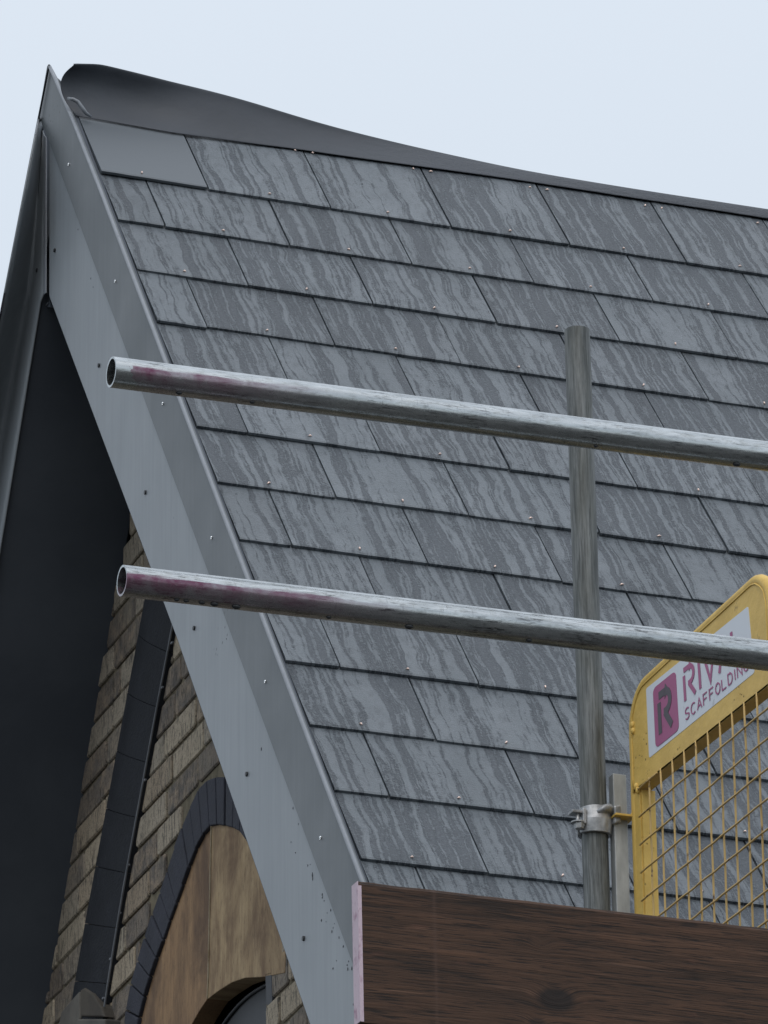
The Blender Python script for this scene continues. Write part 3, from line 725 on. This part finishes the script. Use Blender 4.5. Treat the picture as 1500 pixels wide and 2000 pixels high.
# the upright standard
YS = 8.93
St = ony(1127, 646, YS); Sb_ = ony(1166, 1760, YS+.02); dirn = (Sb_-St).normalized(); Sg = St+dirn*((St.z-0.02)/-dirn.z)
ms = tube_mat('weathered_tube', None, 2.1, True)
st = scaffold_tube('scaffold_standard', Sg, St, tube_mat('weathered_tube_upright', None, 4.2), n=40)
st.data.materials[0] = None
def upright_mat():
    m = M('weathered_upright', (0.2, 0.21, 0.2), 0.5, 0.2)
    n1 = m.noise(m.coord('Object', (7, 90, 90)), 1.2, 6, 0.68, 0.2); n2 = m.noise(m.coord('Object', (5, 20, 20)), 1.5, 5, 0.65)
    c = m.mix(m.ramp(n1, [(0.38, 0), (0.62, 1)]), (0.062, 0.070, 0.070), (0.180, 0.192, 0.190))
    c = m.mix(m.ramp(n2, [(0.42, 0), (0.65, 0.55)]), c, (0.095, 0.102, 0.090))
    ck = m.ramp(m.noise(m.coord('Object', (5, 170, 170)), 1.6, 5, 0.65, 0.4), [(0.40, 1), (0.46, 0)])
    m.col(m.mix(m.math('MULTIPLY', ck, 0.6), c, (0.035, 0.04, 0.037))); m.rgh(m.ramp(n2, [(0.3, 0.42), (0.7, 0.62)])); m.bump(n1, 0.35, 0.0012); return m.m
st.data.materials[0] = upright_mat()
tag(st, 'upright weathered galvanised scaffold standard in front of the slates', 'scaffold tube')

# toe board
YB = 7.60
def wood():
    m = M('dark_wet_plank', (0.06, 0.035, 0.025), 0.6, 0, 0.25)
    co = m.coord('Object', (1, 1, 1)); s_ = m.n('ShaderNodeSeparateXYZ'); m.l(co, s_.inputs[0])
    # knots bend the grain
    def knot(kx, kz, r_):
        dx = m.math('SUBTRACT', s_.outputs[0], kx); dz = m.math('SUBTRACT', s_.outputs[2], kz)
        d2 = m.math('ADD', m.math('MULTIPLY', m.math('MULTIPLY', dx, dx), 0.35), m.math('MULTIPLY', dz, dz))
        return m.math('EXPONENT', m.math('MULTIPLY', d2, -1/(r_*r_))), dz
    k1, dz1 = knot(0.322, 0.070, .020); k2, dz2 = knot(0.290, .028, .013); k3, dz3 = knot(0.30, 0.155, .011)
    sh = m.math('ADD', m.math('ADD', m.math('MULTIPLY', k1, 0.020), m.math('MULTIPLY', k2, 0.010)), m.math('MULTIPLY', k3, 0.010))
    cb = m.n('ShaderNodeCombineXYZ'); m.l(m.math('MULTIPLY', s_.outputs[0], 1.0), cb.inputs[0]); m.l(s_.outputs[1], cb.inputs[1]); m.l(m.math('ADD', s_.outputs[2], sh), cb.inputs[2])
    mp = m.n('ShaderNodeMapping'); mp.inputs['Scale'].default_value = (1.9, 30, 46); m.l(cb.outputs[0], mp.inputs[0])
    g = m.noise(mp.outputs[0], 1.5, 7, 0.62, 0.35)
    mp2 = m.n('ShaderNodeMapping'); mp2.inputs['Scale'].default_value = (9, 60, 220); m.l(cb.outputs[0], mp2.inputs[0]); g2_ = m.noise(mp2.outputs[0], 1.5, 5, 0.65, 0.2)
    big = m.noise(co, 7, 4, 0.6)
    mp3 = m.n('ShaderNodeMapping'); mp3.inputs['Scale'].default_value = (4.5, 40, 130); m.l(cb.outputs[0], mp3.inputs[0]); ckn = m.noise(mp3.outputs[0], 1.2, 3, 0.5, 0.3)
    c = m.mix(m.ramp(m.math('ADD', m.math('MULTIPLY', g, .6), m.math('MULTIPLY', big, .4)), [(0.38, 0), (0.62, 1)]), (0.024, 0.014, 0.009), (0.112, 0.058, 0.034))
    c = m.mix(m.ramp(g2_, [(0.40, 0.9), (0.48, 0)]), c, (0.011, 0.008, 0.007))
    c = m.mix(m.math('MULTIPLY', m.ramp(ckn, [(0.30, 1), (0.345, 0)]), m.ramp(big, [(0.42, 0.2), (0.56, 1)])), c, (0.006, 0.005, 0.005))
    c = m.mix(m.math('MULTIPLY', m.ramp(ckn, [(0.64, 0), (0.70, 1)]), 0.55), c, (0.17, 0.095, 0.062))
    c = m.mix(m.ramp(big, [(0.44, 0), (0.66, 0.55)]), c, (0.030, 0.022, 0.018))
    c = m.mix(m.ramp(m.noise(m.coord('Object', (5, 5, 26)), 3, 5, .6), [(0.60, 0), (0.78, 0.6)]), c, (0.125, 0.060, 0.040))
    c = m.mix(m.math('MULTIPLY', m.ramp(k1, [(0.30, 0), (0.6, 1)]), .85), c, (0.014, 0.012, 0.012))
    c = m.mix(m.math('MULTIPLY', m.ramp(k2, [(0.5, 0), (0.8, 1)]), .6), c, (0.014, 0.012, 0.012))
    # upright pale mark near the left end
    mk = m.ramp(m.math('ABSOLUTE', m.math('SUBTRACT', s_.outputs[0], 0.124)), [(0.0, .5), (.005, 0)])
    c = m.mix(mk, c, (0.085, 0.05, 0.038))
    m.col(c); m.rgh(m.ramp(big, [(0.3, 0.55), (0.7, 0.75)])); m.bump(m.math('ADD', g, m.math('MULTIPLY', g2_, 0.7)), 0.6, 0.0025); return m.m
TL = ony(707, 1720, YB); TR = ony(1500, 1803.5, YB+.02); BL = ony(705, 1997, YB)
bx = (TR-TL).normalized(); Hb = TL.z-BL.z; TH_ = 0.024
tb = empty('toe_board', TL); tag(tb, 'dark brown wet timber toe board with pink painted end along the bottom of the picture', 'plank')
tb.matrix_world = Matrix.Translation(BL) @ Matrix((bx, Vector((0, 0, 1)).cross(bx), Vector((0, 0, 1)))).transposed().to_4x4()
V = []; F_ = []; NX = 90; Ltb = 2.3
prof = []
b = MB(); NZ = 8
def tbp(x, y, z): return Vector((x, y, z))
# front, top, back, bottom as a swept loop with a worn upper arris
loop = [(0, 0.0), (0, Hb*.33), (0, Hb*.66), (0, Hb-.006), (.003, Hb-.001), (.010, Hb), (TH_-.004, Hb), (TH_, Hb-.004), (TH_, 0.004), (TH_-.004, 0), (.004, 0)]
nl = len(loop)
for i in range(NX+1):
    x = Ltb*i/NX
    for (yy, zz) in loop:
        w_ = noise.noise(Vector((x*6, yy*20, zz*5)))*.0015
        if zz > Hb-.01 and yy < .02: w_ += noise.noise(Vector((x*23, 2, 3)))*.0018
        b.v.append(Vector((x, yy+w_*.6, zz+w_)))
for i in range(NX):
    for k in range(nl): k2 = (k+1) % nl; b.f.append((i*nl+k, i*nl+k2, (i+1)*nl+k2, (i+1)*nl+k))
b.f.append(tuple(range(nl))); b.f.append(tuple(NX*nl+k for k in range(nl-1, -1, -1)))
wm_ = wood(); bo = b.build('plank', wm_, tb)
pk = simple_noise('pink_end_paint', (0.52, 0.42, 0.48), (0.27, 0.13, 0.20), 55, 0.6, 0.4, (1, 1, .6), bump=0.6, ramp=(0.52, 0.70))
b = MB(); b.box(Vector((-.0014, .0, .0015)), (0.0012, 0, 0), (0, TH_, 0), (0, 0, Hb-.003))
b.box(Vector((-.0014, -.0012, .0015)), (0.006, 0, 0), (0, .0011, 0), (0, 0, Hb-.010)); b.build('painted_end', pk.m, tb)

# ---- yellow ladder gate
XQ = 3.78
yl = M('yellow_paint', (0.55, 0.37, 0.11), 0.5, 0, 0.35)
v = yl.coord('Object'); n1 = yl.noise(v, 14, 5, .65); n2 = yl.noise(v, 60, 4, .6)
c = yl.mix(yl.ramp(n1, [(0.35, 0), (0.7, 1)]), (0.58, 0.385, 0.090), (0.70, 0.480, 0.125))
vo = yl.n('ShaderNodeTexVoronoi'); vo.inputs['Scale'].default_value = 75; yl.l(v, vo.inputs['Vector'])
chip = yl.math('MULTIPLY', yl.ramp(vo.outputs['Distance'], [(0.12, 1), (0.2, 0)]), yl.ramp(yl.noise(v, 9, 3), [(0.54, 0), (0.64, 1)]))
chip2 = yl.ramp(yl.noise(v, 33, 6, .7), [(0.66, 0), (0.72, 1)])
c = yl.mix(yl.math('MULTIPLY', chip, .8), c, (0.13, 0.075, 0.03)); c = yl.mix(yl.math('MULTIPLY', chip2, .8), c, (0.15, 0.085, 0.035))
yl.col(c); yl.bump(yl.math('SUBTRACT', n2, yl.math('MULTIPLY', chip, 1.0)), 0.9, 0.0016)
gate = empty('ladder_gate', onx(1240, 1770, XQ)); tag(gate, 'yellow wire mesh scaffold gate with a white and purple sign', 'gate')
def gp(o, parent=None):
    o.parent = parent or gate; o.matrix_parent_inverse = Matrix.Translation(-gate.location) if (parent is None) else Matrix.Identity(4); return o
yPost, zTop = 8.906, 0
pA = onx(1232, 1430, XQ); yL = 8.914                       # left edge of the gate
zT = onx(1350, 1219, XQ).z-.012; yRt = onx(1500, 1180, XQ).y-0.012
zB = 2.2+0.9
rt = 0.012; Rc = 0.075
def hoop(yl_, yr_, zt_, zb_, Rc, X, r_):
    pts = [Vector((X, yl_-r_, zb_))]; c1 = (yl_-r_-Rc+0, zt_-r_-Rc); c2 = (yr_+r_+Rc, zt_-r_-Rc)
    pts.append(Vector((X, yl_-r_, zt_-r_-Rc-.12)))
    for q in range(0, 9): a = rad(90*q/8); pts.append(Vector((X, c1[0]+Rc*math.cos(a), c1[1]+Rc*math.sin(a))))
    for q in range(0, 9): a = rad(90*q/8); pts.append(Vector((X, c2[0]-Rc*math.sin(a), c2[1]+Rc*math.cos(a))))
    pts.append(Vector((X, yr_+r_, zb_))); return pts
zb_g = 4.55
b = MB(); b.tube(hoop(yL, yRt, zT, zb_g, Rc, XQ+.010, rt), rt, 12); fr = gp(b.build('frame', yl.m, smooth=True))
# second, sliding hoop set a little behind
b = MB(); b.tube(hoop(yRt+.045, yRt-.42, zT+.012, zb_g, Rc, XQ+.036, rt), rt, 12); gp(b.build('frame', yl.m, smooth=True))
# angle section of the post: narrow face and the deeper leg
ypf = onx(1250, 1540, XQ).y
b = MB(); b.box(Vector((XQ+.004, ypf, zb_g)), (.026, 0, 0), (0, .004, 0), (0, 0, onx(1250, 1537, XQ).z-zb_g-.004)); b.box(Vector((XQ+.001, ypf+.0045, zb_g)), (.004, 0, 0), (0, yL-ypf-.014, 0), (0, 0, onx(1250, 1537, XQ).z-zb_g-.004)); gp(b.build('post', yl.m, bevel=.0008))
# sheet panel with rounded top corners, flat sheet set inside the hoop
zP = (onx(1250, 1537, XQ).z+onx(1500, 1340, XQ).z)/2; zP0 = onx(1250, 1537, XQ).z; zP1 = onx(1500, 1340, XQ).z
pi_ = .019; rp2 = Rc-(pi_-rt)
poly = [Vector((XQ-.0002, yL-pi_, zP0))]
for q in range(0, 9): a = rad(90*q/8); poly.append(Vector((XQ-.0002, yL-rt-Rc+rp2*math.cos(a), zT-rt-Rc+rp2*math.sin(a))))
for q in range(0, 9): a = rad(90*q/8); poly.append(Vector((XQ-.0002, yRt+rt+Rc-rp2*math.sin(a), zT-rt-Rc+rp2*math.cos(a))))
poly += [Vector((XQ-.0002, yRt+pi_, zP1))]
b = MB(); b.prism(poly, (.003, 0, 0)); b.prism([poly[0], Vector((XQ-.0002, yRt+.01, zP1)), Vector((XQ-.0002, yRt+.01, zP1+.004)), poly[0]+Vector((0, 0, .004))], (.026, 0, 0)); pn = gp(b.build('sign_plate', yl.m))
# weld bead line and blobs
b = MB(); wl = [p+Vector((-.0004, noise.noise(p*60)*.0015, noise.noise(p*60+Vector((3, 0, 0)))*.0015)) for k_ in range(len(poly)-1) for p in [poly[k_].lerp(poly[k_+1], t_/4) for t_ in range(4)]]
b.tube(wl, .0019, 6)
for x, y in ((1236, 1416), (1237, 1428), (1243, 1536), (1246, 1544)): b.ball(onx(x, y, XQ-.001), .005, (1, 1, 1.4))
gp(b.build('weld', yl.m, smooth=True))
# mesh wires
def wire_mat():
    m = M('yellow_wire', (0.5, 0.35, 0.13), 0.55); n = m.noise(m.coord('Object', (1, 1, 1)), 38, 4, .7)
    m.col(m.mix(m.ramp(n, [(0.60, 0), (0.70, 1)]), (0.50, 0.34, 0.12), (0.07, 0.035, 0.02))); return m.m
b = MB(); wv0 = onx(1268, 1520, XQ).y; sp_ = (onx(1268, 1520, XQ).y-onx(1478.7, 1380, XQ).y)/9; hz = []
y = wv0+sp_*0; rng = random.Random(2); ny = 0
while y > yRt+.01:
    zt2 = zP0+(zP1-zP0)*(ypf-y)/(ypf-yRt); b.tube([Vector((XQ+.000+noise.noise(Vector((y*50, q*.9, 0)))*.0008, y+noise.noise(Vector((y*90, q*.8, 5)))*.0014, zt2+.004+(zb_g-zt2)*q/14)) for q in range(15)], .0020, 8); y -= sp_
z1_, z2_ = onx(1250, 1597, XQ).z, onx(1250, 1765, XQ).z; hs = (z1_-z2_)/3; z = z1_+hs*4
while z > zb_g:
    tilt = 0.035
    if z < zP0+.03:
        pts = [Vector((XQ-.0032+.0006*math.cos(q*1.7), ypf+.002-(ypf-yRt)*q/20, z+.0004*math.sin(q*2.2)-.006*q/20)) for q in range(21)]
        pts = [p for p in pts if p.z < zP0+(zP1-zP0)*(ypf-p.y)/(ypf-yRt)-.001]
        if len(pts) > 2: b.tube(pts, .0019, 8)
    z -= hs
gp(b.build('wire_mesh', wire_mat(), smooth=True))
# sticker
s1, s2_, s3_, s4 = onx(1261.7, 1345, XQ-.0008), onx(1461, 1184, XQ-.0008), onx(1473.5, 1313.5, XQ-.0008), onx(1267.7, 1480.8, XQ-.0008)
def stk(a, b_, lift=0.0): p = (s1.lerp(s2_, a)).lerp(s4.lerp(s3_, a), b_); return p-Vector((lift, 0, 0))
wh = M('sticker_white', (0.62, 0.66, 0.70), 0.5); nn = wh.noise(wh.coord('Object'), 28, 6, .7)
wh.col(wh.mix(wh.ramp(nn, [(0.60, 0), (0.70, 1)]), (0.60, 0.64, 0.69), (0.40, 0.41, 0.42)))
pu = M('sticker_purple', (0.33, 0.075, 0.19), 0.5); nn = pu.noise(pu.coord('Object'), 34, 6, .7); pu.col(pu.mix(pu.ramp(nn, [(0.6, 0), (0.72, 1)]), (0.33, 0.075, 0.19), (0.22, 0.07, 0.12)))
ink = M('sticker_ink', (0.07, 0.06, 0.075), 0.55)
def quad(pts, m, name, parent, lift, th_=.0006):
    b = MB(); b.prism([stk(a, c_, lift) for a, c_ in pts], (th_, 0, 0)); o = b.build(name, m, parent); o.matrix_parent_inverse = Matrix.Translation(-gate.location) if parent is gate else Matrix.Identity(4); return o
def rrect(a0, a1, b0, b1, ra, rb):
    out = []
    for (ca, cb_, s0_) in ((a1-ra, b0+rb, 270), (a1-ra, b1-rb, 0), (a0+ra, b1-rb, 90), (a0+ra, b0+rb, 180)):
        for q in range(5): t = rad(s0_+90*q/4); out.append((ca+ra*math.cos(t), cb_+rb*math.sin(t)))
    return out
sti = quad(rrect(0, 1, 0, 1, .012, .03), wh.m, 'sign', gate, 0.0)
quad(rrect(.070, .297, .085, .945, .03, .075), pu.m, 'logo_square', sti, .0008)
# lettering as single-line strokes of constant width (a = across, b = down the sticker)
AW = (s1-s2_).length; BH = (s1-s4).length
def stroke(lines, wd, a0, a1, b0, b1, b, lift):
    """lines: polylines in a unit box, y up"""
    k = BH/AW
    for ln in lines:
        P = [(a0+(a1-a0)*x, (b1-(b1-b0)*y)) for x, y in ln]
        # to metric
        Q = [Vector((x*AW, yy*BH)) for x, yy in P]; n = len(Q); Ls = []; Rs = []
        for i in range(n):
            if i == 0: t = Q[1]-Q[0]
            elif i == n-1: t = Q[-1]-Q[-2]
            else: t = (Q[i+1]-Q[i]).normalized()+(Q[i]-Q[i-1]).normalized()
            t.normalize(); nr = Vector((-t.y, t.x))
            sc_ = 1.0
            if 0 < i < n-1:
                c_ = nr.dot(Vector((-(Q[i]-Q[i-1]).normalized().y, (Q[i]-Q[i-1]).normalized().x))); sc_ = 1/max(.5, abs(c_))
            Ls.append(Q[i]+nr*wd/2*sc_); Rs.append(Q[i]-nr*wd/2*sc_)
        for i in range(n-1):
            qd = [Ls[i], Ls[i+1], Rs[i+1], Rs[i]]; lift += .000012; b.prism([stk(p.x/AW, p.y/BH, lift) for p in qd], (.0004, 0, 0))
def arcp(cx, cy_, rx, ry, a0, a1, n=8): return [(cx+rx*math.cos(rad(a0+(a1-a0)*i/n)), cy_+ry*math.sin(rad(a0+(a1-a0)*i/n))) for i in range(n+1)]
GL = {
 'R': [[(0, 0), (0, .82)], [(.0, 1), (.55, 1)]+arcp(.55, .74, .4, .26, 90, -90)+[(.38, .48)], [(.45, .48), (1, 0)]],
 'I': [[(.5, 0), (.5, 1)]], 'V': [[(0, 1), (.5, 0), (1, 1)]], 'A': [[(0, 0), (.5, 1), (1, 0)]], 'A2': [[(0, 0), (.5, 1), (1, 0)], [(.2, .33), (.8, .33)]],
 'L': [[(0, 1), (0, 0), (.9, 0)]],
 'S': [arcp(.55, .75, .45, .25, 40, 180, 6)+[(.1, .62), (.9, .40)]+arcp(.45, .25, .45, .25, 0, -140, 6)],
 'C': [arcp(.55, .5, .55, .5, 50, 310, 12)], 'F': [[(0, 0), (0, 1), (.9, 1)], [(0, .52), (.75, .52)]],
 'O': [arcp(.5, .5, .5, .5, 0, 360, 16)], 'D': [[(0, 0), (0, 1), (.45, 1)]+arcp(.45, .5, .5, .5, 90, -90, 8)+[(0, 0)]],
 'N': [[(0, 0), (0, 1), (1, 0), (1, 1)]], 'G': [arcp(.55, .5, .5, .5, 50, 330, 12)+[(1, .45), (.6, .45)]],
}
def word(name, letters, b, a0, a1, b0, b1, gap, wd, m, parent, lift, widths=None):
    bb = MB(); W_ = [(.25 if c_ == 'I' else 1) for c_ in letters]; tot = sum(W_)+gap*(len(W_)-1); x = 0
    for c_, w_ in zip(letters, W_):
        xa = a0+(a1-a0)*x/tot; xb = a0+(a1-a0)*(x+w_)/tot; stroke(GL[c_], wd, xa, xb, b0, b1, bb, lift); x += w_+gap
    o = bb.build(name, m, parent); return o
word('logo_letter', ['R'], None, .125, .238, .255, .80, 0, .0150, ink.m, sti, .0014)
word('lettering', ['R', 'I', 'V', 'A', 'L'], None, .372, .93, .175, .62, .36, .0098, pu.m, sti, .0010)
word('lettering', ['S', 'C', 'A2', 'F', 'F', 'O', 'L', 'D', 'I', 'N', 'G'], None, .362, .955, .735, .89, .42, .0030, pu.m, sti, .0010)

# galvanised channel between the standard and the gate, with its bracket
gv = simple_noise('galvanised_channel', (0.30, 0.315, 0.315), (0.46, 0.48, 0.48), 16, 0.5, 0.5, (2, 2, .6), bump=.3, metal=0.3)
yc = 8.905
cA = onx(1188, 1512, 3.752)
chn = empty('gate_bracket', (3.765, cA.y, zb_g)); tag(chn, 'galvanised box section post with yellow hinge plate between standard and gate', 'bracket')
b = MB(); Wx = 0.0265; y0_ = onx(1197, 1510, 3.752).y; Wy = onx(1188, 1517, 3.752).y-y0_
b.box(Vector((3.752, y0_, zb_g)), (Wx, 0, 0), (0, max(.02, Wy), 0), (0, 0, onx(1197, 1510, 3.752).z-zb_g))
o = b.build('channel', gv.m, chn, bevel=.0012); o.matrix_parent_inverse = Matrix.Translation(-chn.location)
b = MB(); hpz = [onx(1184, 1611, 3.748), onx(1233, 1577, 3.748)]
pp = [onx(1185, 1611, 3.75), onx(1185, 1606, 3.75)]
ya, yb2 = y0_+.03, y0_-.022; zh = onx(1197, 1602, 3.752).z
b.box(Vector((3.746, yb2, zh)), (.040, 0, 0), (0, ya-yb2, 0), (0, 0, .0045))
o = b.build('hinge_plate', yl.m, chn, bevel=.0008); o.matrix_parent_inverse = Matrix.Translation(-chn.location)
b = MB(); q = Vector((3.784, yb2+.004, zh+.006)); b.ball(q, .007, (1, 1, .8)); b.tube([q, q+Vector((.004, -.012, -.002))], .003, 8)
o = b.build('hinge_pin', yl.m, chn, smooth=True); o.matrix_parent_inverse = Matrix.Translation(-chn.location)

# coupler clamped on the standard
cz = ony(1150, 1594, YS).z; ax_ = St+dirn*((St.z-cz)/-dirn.z)
cg = simple_noise('coupler_steel', (0.20, 0.21, 0.215), (0.48, 0.49, 0.495), 34, 0.38, 0.5, metal=0.45, bump=.5)
cp = empty('scaffold_coupler', ax_); tag(cp, 'galvanised coupler clamped round the upright standard', 'coupler')
def cpp(o, par=None): o.parent = par or cp; o.matrix_parent_inverse = Matrix.Translation(-cp.location) if par is None else Matrix.Identity(4); return o
def band(a0, a1, r0, r1, z0, z1, name, mat, flare=0.0, n=28):
    b = MB()
    for i in range(n+1):
        t = i/n; a = rad(a0+(a1-a0)*t); e_ = flare*math.sin(math.pi*t)
        for (r_, z_) in ((r0, z0-e_), (r1, z0-e_*1.0), (r1+.003, (z0+z1)/2), (r1, z1+e_), (r0, z1+e_)):
            b.v.append(ax_+Vector((r_*math.cos(a), r_*math.sin(a), z_)))
    for i in range(n):
        for k in range(5): k2 = (k+1) % 5; b.f.append((i*5+k, i*5+k2, (i+1)*5+k2, (i+1)*5+k))
    b.f.append((0, 1, 2, 3, 4)); b.f.append(tuple(n*5+k for k in (4, 3, 2, 1, 0))); return cpp(b.build(name, mat, smooth=False, bevel=.0012))
band(-172, -8, .0248, .0310, -.030, .018, 'front_jaw', cg.m, .002)
band(5, 168, .0248, .0310, -.030, .018, 'rear_jaw', cg.m)
# swan-neck web and lug running to the channel
b = MB(); R_ = .030
pts = [ax_+Vector((-.006, -.030, .004)), ax_+Vector((.006, -.032, .012)), ax_+Vector((.018, -.026, .016)), ax_+Vector((.028, -.014, .014)), ax_+Vector((.034, -.004, .014))]
b.tube(pts, .006, 10, radii=[.004, .0075, .0095, .0085, .006]); cpp(b.build('web', cg.m, smooth=True))
b = MB(); b.box(ax_+Vector((.026, -.034, -.014)), (.014, 0, .004), (0, .034, 0), (0, 0, .034)); cpp(b.build('lug', cg.m, bevel=.003))
# bolt, washer and nut on the left
b = MB(); L0 = ax_+Vector((-.028, -.012, .000))
b.box(L0+Vector((-.024, -.012, .002)), (.026, 0, 0), (0, .022, 0), (0, 0, .0055)); b.box(L0+Vector((-.004, -.014, -.018)), (.006, 0, 0), (0, .024, 0), (0, 0, .03)); cpp(b.build('flap', cg.m, bevel=.001))
b = MB(); c0 = L0+Vector((-.012, -.006, 0)); b.tube([c0+Vector((0, 0, .002)), c0+Vector((.001, 0, -.024))], .0035, 10); cpp(b.build('bolt', cg.m, smooth=True))
b = MB(); b.tube([c0+Vector((0, 0, -.014)), c0+Vector((0, 0, -.0165))], .0125, 20); b.tube([c0+Vector((.003, 0, -.017)), c0+Vector((.003, 0, -.027))], .0105, 6, radii=[.0105, .0085]); cpp(b.build('nut', cg.m))

# ================================================================== ground
gm = simple_noise('wet_ground', (0.030, 0.030, 0.030), (0.055, 0.055, 0.052), 0.6, 0.7)
b = MB(); b.add([(-400, -400, 0), (400, -400, 0), (400, 400, 0), (-400, 400, 0)], [(0, 1, 2, 3)])
gr = b.build('ground', gm.m); gr['kind'] = 'structure'
